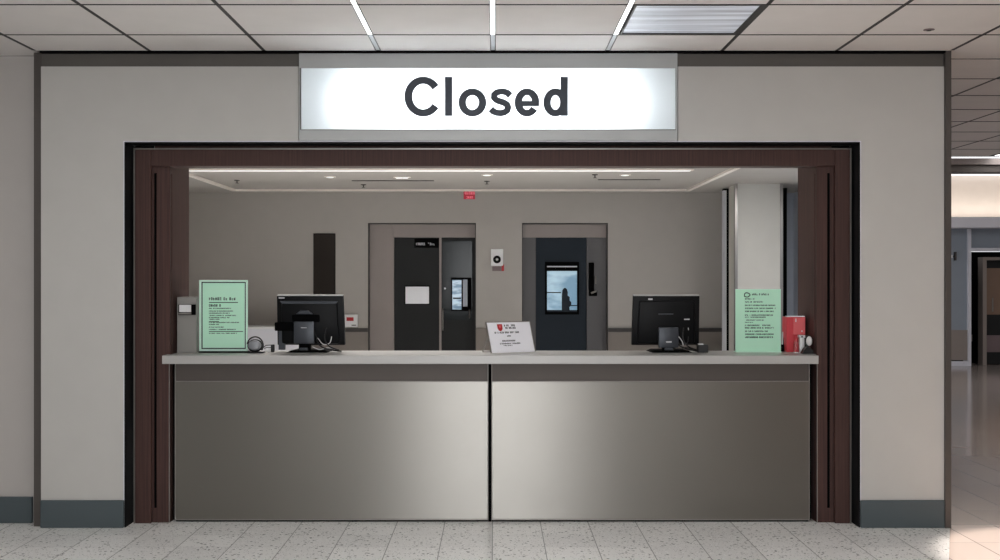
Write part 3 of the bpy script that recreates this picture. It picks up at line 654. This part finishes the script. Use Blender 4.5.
# small white sign, leaning back, turned to the right
sx, sy_ = spot(492, 354); th_ = R(30)
t = thing('tabletop_sign', (sx, sy_, CT1), 'small white sign with a red shield leaning back in the middle of the counter', 'sign', rz=th_)
W_, H_, LN = .315, .200, R(20)
mt = Matrix.Translation((0, 0, .004)) @ Matrix.Rotation(-LN, 4, 'X')
obj('panel', box(bmesh.new(), 0, W_, 0, .006, .002, H_, .001, mt), 'paper', t, local=True)
bm = bmesh.new()
for a_ in ((-.004, 0, -.002, .01, .002, H_+.004), (W_, W_+.004, -.002, .01, .002, H_+.004), (0, W_, -.002, .01, H_, H_+.004)): box(bm, *a_, 0, mt)
obj('frame', bm, 'steel', t, local=True)
bm = bmesh.new()
for k in (.03, W_-.06): tube([(k, .012+math.sin(LN)*H_*.8, math.cos(LN)*H_*.8), (k, .17, .004)], .004, bm, sm=1)
tube([(.03, .17, .004), (W_-.06, .17, .004)], .004, bm, sm=1)
obj('prop', bm, 'steel', t, local=True)
bm = prism([(.072, .188), (.108, .188), (.108, .160), (.101, .147), (.090, .141), (.079, .147), (.072, .160)], -.0015, 0); bmesh.ops.transform(bm, matrix=mt, verts=bm.verts)
sh = obj('shield', bm, 'redm', t, local=True, label='red shield emblem')
bm = prism([(.083, .180), (.097, .180), (.095, .166), (.090, .160), (.085, .166)], -.0022, -.0015); bmesh.ops.transform(bm, matrix=mt, verts=bm.verts)
obj('shield_mark', bm, 'pink', t, local=True)
bm = scribble(.122, .205, .172, .012, 0, 41, dens=1.5); scribble(.122, .205, .156, .012, 0, 42, bm, 1.5); scribble(.045, .225, .127, .011, 0, 43, bm, 1.6); scribble(.13, .155, .105, .009, 0, 44, bm)
scribble(.09, .19, .073, .009, 0, 45, bm, 1.3); scribble(.07, .22, .056, .008, 0, 46, bm, 1.3); scribble(.095, .16, .044, .007, 0, 47, bm, 1)
bmesh.ops.transform(bm, matrix=mt, verts=bm.verts); obj('lettering', bm, 'inkk', t, local=True)

# monitors (seen from behind); local frame: origin on the counter, -y towards the camera
def slab_tilt(bm, w_top, w_bot, z0, z1, y0, y1, off=0, bev=.004):
    v = []
    for z, wd in ((z0, w_bot), (z1, w_top)):
        for x in (-wd/2, wd/2):
            for y in (y0, y1): v.append(bm.verts.new((x+off, y, z)))
    fs = [bm.faces.new([v[i] for i in q_]) for q_ in ((0, 1, 3, 2), (4, 6, 7, 5), (0, 2, 6, 4), (1, 5, 7, 3), (0, 4, 5, 1), (2, 3, 7, 6))]
    bmesh.ops.recalc_face_normals(bm, faces=fs)
    if bev: bmesh.ops.bevel(bm, geom=list({e for f_ in fs for e in f_.edges}), offset=bev, segments=2, profile=.5, affect='EDGES')
    return bm
def monitor(X, Y, rz, kind, label):
    t = thing('computer_monitor', (X, Y, CT1), label, 'monitor', 'monitors on the counter', rz=rz)
    zl, zh = .045, .362
    tl = Matrix.Translation((0, 0, zl)) @ Matrix.Rotation(R(7), 4, 'X') @ Matrix.Translation((0, 0, -zl))
    def T(bm): bmesh.ops.transform(bm, matrix=tl, verts=bm.verts); return bm
    sc = obj('housing', T(slab_tilt(bmesh.new(), .425, .435, zl, zh, -.012, .02)), 'monblack', t, local=True, smooth=True)
    obj('screen', T(B(-.2, .2, .0202, .0212, zl+.015, zh-.015)), 'glass', t, local=True)
    obj('top_edge', T(B(-.211, .211, -.010, .019, zh-.001, zh+.005)), 'monedge', t, local=True)
    obj('back_shell', T(slab_tilt(bmesh.new(), .355, .37, zl+.012, zh-.03, -.04, -.011, bev=.012)), 'monblack', t, local=True, smooth=True)
    if kind == 0:
        bm = prism([(-.185, zh-.03), (.185, zh-.03), (.172, zh-.046), (-.172, zh-.046)], -.046, -.036)
        obj('vent_ridge', T(bm), 'mongrey', t, local=True, label='grey sloping ridge')
        obj('badge', T(B(-.2, -.163, -.0145, -.012, zh-.017, zh-.009)), 'slot', t, local=True)
        obj('hinge_cover', T(slab_tilt(bmesh.new(), .05, .11, .250, .274, -.055, -.038, -.03)), 'mongrey', t, local=True)
        obj('port_block', T(B(-.11, .065, -.05, -.038, .2, .245, .003)), 'voidblack', t, local=True)
        obj('side_arm', B(-.222, -.094, -.07, -.03, .136, .190, .004), 'voidblack', t, local=True)
        nx, nw, nh = -.030, .13, .196
    else:
        bm = bmesh.new(); box(bm, -.055, .04, -.043, -.038, .246, .253)
        obj('badge', T(B(-.118, -.09, -.0145, -.012, zh-.026, zh-.016)), 'slot', t, local=True)
        obj('vent_slot', T(bm), 'mongrey', t, local=True)
        obj('sticker', T(B(.11, .145, -.042, -.038, .212, .219)), 'slot', t, local=True)
        nx, nw, nh = .006, .128, .160
    bm = bmesh.new(); box(bm, nx-nw/2, nx+nw/2, -.088, -.06, .055 if kind == 0 else .03, nh, .006, seg=2)
    nk = obj('stand_neck', bm, 'mongrey', t, local=True, smooth=True)
    obj('neck_badge', B(nx-.018, nx+.018, -.0895, -.088, .155 if kind == 0 else .063, .159 if kind == 0 else .072), 'slot', nk, local=True)
    obj('neck_foot', B(nx-.035, nx+.035, -.08, -.03, .012, .058, .005), 'voidblack', t, local=True)
    obj('neck_mount', B(nx-.03, nx+.03, -.06, -.03, .08, nh-.02), 'voidblack', t, local=True)
    bm = bmesh.new(); slab_tilt(bm, .20, .26, 0, .014, -.105, .11, nx+.02, .003); obj('stand_base', bm, 'voidblack', t, local=True, smooth=True)
    bm = slab_tilt(bmesh.new(), .05, .055, .014, .03, -.1, -.08, nx); obj('base_lip', bm, 'mongrey', t, local=True)
    if kind == 0: obj('side_plate', B(-.205, -.165, -.035, -.012, .014, .15), 'mongrey', t, local=True)
    bm = tube([(.05, -.045, .09), (.09, -.06, .05), (.13, -.06, .06), (.14, -.05, .1)], .0028)
    tube([(.02, -.06, .035), (.07, -.085, .02), (.12, -.07, .03), (.165, -.06, .02)], .0028, bm)
    c_ = obj('cable', bm, 'cablew' if kind == 0 else 'cable', t, local=True, smooth=True)
    bm = tube([(.03, -.05, .14), (.06, -.08, .06), (.10, -.09, .03), (.17, -.07, .012), (.2, -.04, .006)], .0045)
    tube([(.11, -.05, .16), (.10, -.07, .09), (.13, -.08, .04), (.19, -.06, .014)], .004, bm)
    obj('cable', bm, 'cable', t, local=True, smooth=True)
    if kind == 0: obj('port_mark', boxes((.115, .13, -.043, -.039, .125, .130), (.118, .13, -.043, -.039, .108, .112)), 'slot', t, local=True)
    else:
        bm = tube([(.075, -.06, .1), (.095, -.07, .07), (.10, -.08, .045)], .003); tube([(.14, -.05, .14), (.138, -.052, .155)], .003, bm, sm=1)
        tube([(.05, -.07, .06), (.054, -.075, .07)], .006, bm, sm=1)
        obj('cable', bm, 'cablew', t, local=True, smooth=True)
    return t
monitor(px(311.5, 7.17), 7.17, R(-3), 0, 'black computer monitor seen from behind, left of the small white sign')
monitor(px(665, 7.17), 7.17, R(3), 1, 'black computer monitor seen from behind, right of the small white sign')
# small black adapter with white plug beside the right monitor
X, Y = spot(703, 352.5)
t = thing('power_adapter', (X, Y, CT1), 'small black adapter with a white top right of the right monitor', 'adapter')
obj('case', B(X-.035, X+.03, Y-.02, Y+.03, CT1, CT1+.05, .003), 'cable', t); obj('top', B(X-.03, X, Y-.018, Y+.02, CT1+.05, CT1+.056), 'white', t)
# grey dispenser at the left jamb
Xa, Xb = -1.999, -1.876; zt = pz(297, 7.04)
t = thing('ticket_dispenser', ((Xa+Xb)/2, 7.1, CT1), 'grey box with a white ticket slot behind the left green notice', 'dispenser')
obj('body', B(Xa, Xb, 7.04, 7.2, CT1, zt, .003), 'grey', t)
obj('slot_cover', B(Xa+.012, Xb-.004, 7.028, 7.04, pz(315, 7.03), pz(304.5, 7.03)), 'voidblack', t); obj('ticket', B(Xa+.02, Xb-.03, 7.018, 7.028, pz(312, 7.03), pz(304.8, 7.03)), 'white', t)
obj('ticket_lip', B(Xa+.018, Xb-.028, 7.013, 7.028, pz(314.4, 7.03), pz(312.8, 7.03)), 'steel', t)
# headset by the left notice
X, Y = spot(255.5, 353); rr = .052
t = thing('headset', (X, Y, CT1), 'grey and black headset lying against the right edge of the left green notice', 'headset')
cz = CT1+.048
bm = lathe([(.001, -.022), (.028, -.020), (.038, -.012), (.04, 0)], (0, 0, 0), 28, 'Y'); bmesh.ops.scale(bm, vec=(1.05, 1, .82), verts=bm.verts); bmesh.ops.translate(bm, verts=bm.verts, vec=(X-.005, Y, cz))
obj('ear_cup', bm, 'earc', t, smooth=True)
bm = lathe([(.036, .0), (.046, .004), (.046, .025), (.02, .03)], (0, 0, 0), 28, 'Y'); bmesh.ops.scale(bm, vec=(1.05, 1, .88), verts=bm.verts); bmesh.ops.translate(bm, verts=bm.verts, vec=(X-.004, Y, cz-.002))
obj('ear_pad', bm, 'cable', t, smooth=True)
obj('headband', tube([(X+.048*math.cos(a)*1.05+.0, Y-.01, cz+.054*math.sin(a)) for a in [math.pi*.95-k*math.pi*1.15/10 for k in range(11)]], .0045, sm=3), 'cable', t, smooth=True)
obj('stand', B(X-.05, X+.055, Y-.02, Y+.035, CT1, CT1+.008, .003), 'cable', t)
X, Y = spot(271, 352)
t = thing('cable_plug', (X, Y, CT1), 'black plug with a short loose cable between the headset and the left monitor', 'plug')
obj('plug', B(X+.0, X+.022, Y-.01, Y+.012, CT1+.0, CT1+.048, .003), 'cable', t)
bm = tube([(X+.005, Y-.005, CT1+.045), (X-.03, Y-.005, CT1+.042), (X-.045, Y, CT1+.03)], .003); tube([(X+.005, Y-.008, CT1+.03), (X-.03, Y-.01, CT1+.028), (X-.04, Y-.01, CT1+.02)], .0025, bm)
obj('cord', bm, 'cable', t, smooth=True)
obj('clip', tube([(X-.035, Y-.02, CT1+.005), (X-.02, Y-.025, CT1+.016), (X-.005, Y-.02, CT1+.006), (X-.018, Y-.015, CT1+.004)], .004), 'cablew', t, smooth=True)
# right end: red box, bottles, gadget
Yr = 7.12
xa, xb, xc = px(787, Yr), px(793.5, Yr), px(806, Yr)
t = thing('tissue_box', (xb, Yr+.05, CT1), 'tall red box with a lighter pink front at the right end of the counter', 'box')
obj('body', B(xa, xc, Yr+.01, Yr+.12, CT1, pz(317, Yr), .003), 'redbox', t)
obj('front_label', B(xb, xc-.004, Yr+.0, Yr+.01, pz(334.8, Yr), pz(317.8, Yr), .004, 2), 'pink', t, label='glossy lighter pink front')
obj('top_edge', B(xa+.003, xc-.006, Yr+.006, Yr+.05, pz(317, Yr), pz(316, Yr)), 'paper', t)
obj('glint_mark', B(xb+.012, xb+.018, Yr-.002, Yr, pz(322, Yr), pz(318.6, Yr)), 'white', t); obj('glint_mark', B(xc-.03, xc-.022, Yr-.002, Yr, pz(332, Yr), pz(330.4, Yr)), 'white', t)  # small white marks paint glints on the pink front
X = px(796.2, 7.06)
t = thing('gel_bottle', (X, 7.06, CT1), 'small slim pinkish bottle in front of the red box', 'bottle')
obj('body', lathe([(.013, 0), (.0155, .004), (.0155, .05), (.013, .066), (.007, .074), (.006, .08)], (X, 7.06, CT1), 20), 'clear', t, smooth=True)
obj('cap', lathe([(.008, .08), (.008, .095), (.004, .1)], (X, 7.06, CT1), 16), 'redbox', t, smooth=True); obj('foot', lathe([(.017, 0), (.017, .006)], (X, 7.06, CT1), 20), 'white', t)
X = px(802.4, 7.06)
t = thing('spray_bottle', (X, 7.06, CT1), 'white slim bottle with a dark side standing in front of the red box', 'bottle')
obj('body', B(X-.02, X+.01, 7.045, 7.08, CT1, CT1+.094, .005, 2), 'white', t, smooth=True)
obj('cap', B(X-.024, X+.014, 7.04, 7.085, CT1+.094, CT1+.112, .003), 'white', t)
obj('grip', B(X+.01, X+.034, 7.052, 7.08, CT1+.03, CT1+.110, .004), 'cable', t); obj('nozzle', B(X-.012, X-.004, 7.036, 7.04, CT1+.098, CT1+.106), 'voidblack', t)
X = 1.950
t = thing('desk_scanner', (X, 6.99, CT1), 'small black desk device with a white oval head against the right jamb', 'scanner')
obj('base', prism([(X-.038, CT1), (X+.032, CT1), (X+.031, CT1+.02), (X+.01, CT1+.04), (X-.01, CT1+.042), (X-.026, CT1+.024)], 6.965, 7.02), 'cable', t)
obj('neck', tube([(X, 6.99, CT1+.035), (X+.004, 6.995, CT1+.06), (X+.01, 7.0, CT1+.075)], .012), 'cable', t, smooth=True)
bm = lathe([(.001, -.02), (.016, -.018), (.024, -.008), (.024, .0)], (0, 0, 0), 20, 'Y'); bmesh.ops.scale(bm, vec=(.8, 1, 1.25), verts=bm.verts); bmesh.ops.translate(bm, verts=bm.verts, vec=(X+.01, 6.99, CT1+.078))
obj('head', bm, 'white', t, smooth=True)
bm = lathe([(.024, .0), (.029, .004), (.026, .022), (.01, .026)], (0, 0, 0), 20, 'Y'); bmesh.ops.scale(bm, vec=(.8, 1, 1.25), verts=bm.verts); bmesh.ops.translate(bm, verts=bm.verts, vec=(X+.01, 6.99, CT1+.078))
obj('head_shell', bm, 'cable', t, smooth=True)
X = px(783.5, 7.2)
t = thing('pen_holder', (X, 7.2, CT1), 'pens in a low black cup beside the tall red box', 'pen cup')
obj('cup', lathe([(.013, 0), (.014, .045), (.012, .045), (.010, .01)], (X-.008, 7.2, CT1), 18), 'voidblack', t, smooth=True)
for k, (dx, dz, c_) in enumerate(((-.004, .125, 'cablew'), (.006, .10, 'cable'))):
    obj('pen', tube([(X-.008, 7.2, CT1+.012), (X+dx, 7.2, CT1+dz)], .0035, sm=1), c_, t)

# ------------------------------------------------------------------ corridor at the right
YK = 12.6
struct('trim_24', B(XE+.9, 10.5, YK, YK+.25, pz(172, YK), CEIL+.06), 'bronze', 'dark bulkhead across the corridor ceiling', 'trim')
struct('trim_25', B(XE+.9, 10.5, YK-.06, YK, pz(165, YK), pz(159, YK)), 'taupe', 'grey ledge on the corridor bulkhead', 'trim')
tag(obj('corridor_light_line', B(3.72, 10.5, YK-.05, YK-.002, pz(158.3, YK), pz(156.4, YK)), 'corline'), 'thin white light line along the top of the corridor bulkhead', 'ceiling light')
YF = 19.6; FC = 3.36
struct('ceiling', B(3.7, 10.5, YK+.25, YF+.2, FC, FC+.06), 'tile', 'higher pale ceiling at the far end of the corridor', 'ceiling')
struct('wall_back', boxes((3.7, 10.5, YF, YF+.15, pz(217, YF), FC)), 'coveceil', 'warm lit upper wall at the far end of the corridor', 'wall')
struct('trim_26', boxes((3.7, 10.5, 19.15, 19.2, pz(227.5, 19.15), pz(217.5, 19.15)), (3.7, 10.5, 19.2, YF, pz(227.5, 19.15), pz(226, 19.15))), 'pale', 'pale cove ledge at the far end of the corridor', 'trim')
tag(obj('cove_tube_light', B(6.6, 10.4, YF-.09, YF-.02, FC-.035, FC-.015), 'corline'), 'thin white tube light high on the far corridor wall', 'ceiling light')
ox0 = px(969.8, YF); oz = pz(251, YF)
struct('wall_back', boxes((3.7, ox0, YF, YF+.15, pz(330, YF), pz(217, YF)), (ox0, 10.5, YF, YF+.15, oz, pz(217, YF))), 'farblue', 'blue grey wall at the far end of the corridor', 'wall')
struct('wall_back', boxes((3.7, px(966.8, YF), YF-.03, YF+.15, .1, pz(330, YF))), 'dado', 'taupe lower wall at the far end of the corridor', 'wall')
struct('baseboard_back', B(3.7, px(966.8, YF), YF-.045, YF-.03, 0, pz(361, YF)), 'pale', 'pale baseboard at the far end of the corridor', 'baseboard')
struct('trim_27', boxes((px(966.8, YF), ox0, YF-.06, YF+.15, 0, pz(229, YF)), (ox0, 10.5, YF-.06, YF+.15, oz, pz(248, YF))), 'pale', 'pale frame around the far corridor opening', 'frame')
struct('trim_28', boxes((ox0, 10.5, YF+.6, YF+.7, 0, oz), (ox0-.1, ox0, YF+.15, YF+.7, 0, oz)), 'voidblack', 'black recess inside the far corridor opening', 'wall')

struct('floor', B(ox0-.1, 10.5, 20.9, 21.0, -.1, -.001), 'floor2', 'floor edge inside the far corridor opening', 'floor')
d = bpy.data.objects.new('door_3', None); COL.objects.link(d); d.location = (px(995, YF), YF+.3, 0); d['kind'] = 'structure'; d['label'] = 'dark glazed door inside the far corridor opening'; d['category'] = 'door'
obj('post', boxes((px(985.3, YF), px(989.2, YF), YF+.1, YF+.3, 0, pz(260, YF)), (px(985.3, YF), 10.5, YF+.1, YF+.3, pz(260, YF), pz(257, YF))), 'dado', d)
obj('leaf', B(px(989.2, YF), 9.6, YF+.25, YF+.3, .01, pz(260, YF)), 'ddoor', d); obj('pane', B(px(990.5, YF), 9.5, YF+.24, YF+.25, pz(315, YF), pz(268, YF)), 'tanglass', d)
obj('kick_panel', B(px(989.8, YF), 9.5, YF+.24, YF+.25, pz(353, YF), pz(336, YF)), 'mauve', d); obj('pull', B(px(998, YF), px(999, YF), YF+.22, YF+.24, pz(312, YF), pz(298, YF)), 'steel', d)
struct('trim_29', B(ox0+.01, px(984.3, YF), YF+.5, YF+.6, pz(343, YF), pz(336, YF)), 'dado', 'grey rail inside the far corridor opening', 'trim')
t = thing('wall_bracket', (px(953, YF), YF, pz(256, YF)), 'small metal bracket on the far blue grey corridor wall', 'bracket')
obj('arm', boxes((px(949, YF), px(954.5, YF), YF-.05, YF-.03, pz(257, YF), pz(256, YF)), (px(953.8, YF), px(955.2, YF), YF-.06, YF, pz(260.5, YF), pz(252, YF))), 'rail', t)
obj('plate', B(px(949, YF), px(951, YF), YF-.07, YF-.05, pz(258, YF), pz(255, YF)), 'white', t)
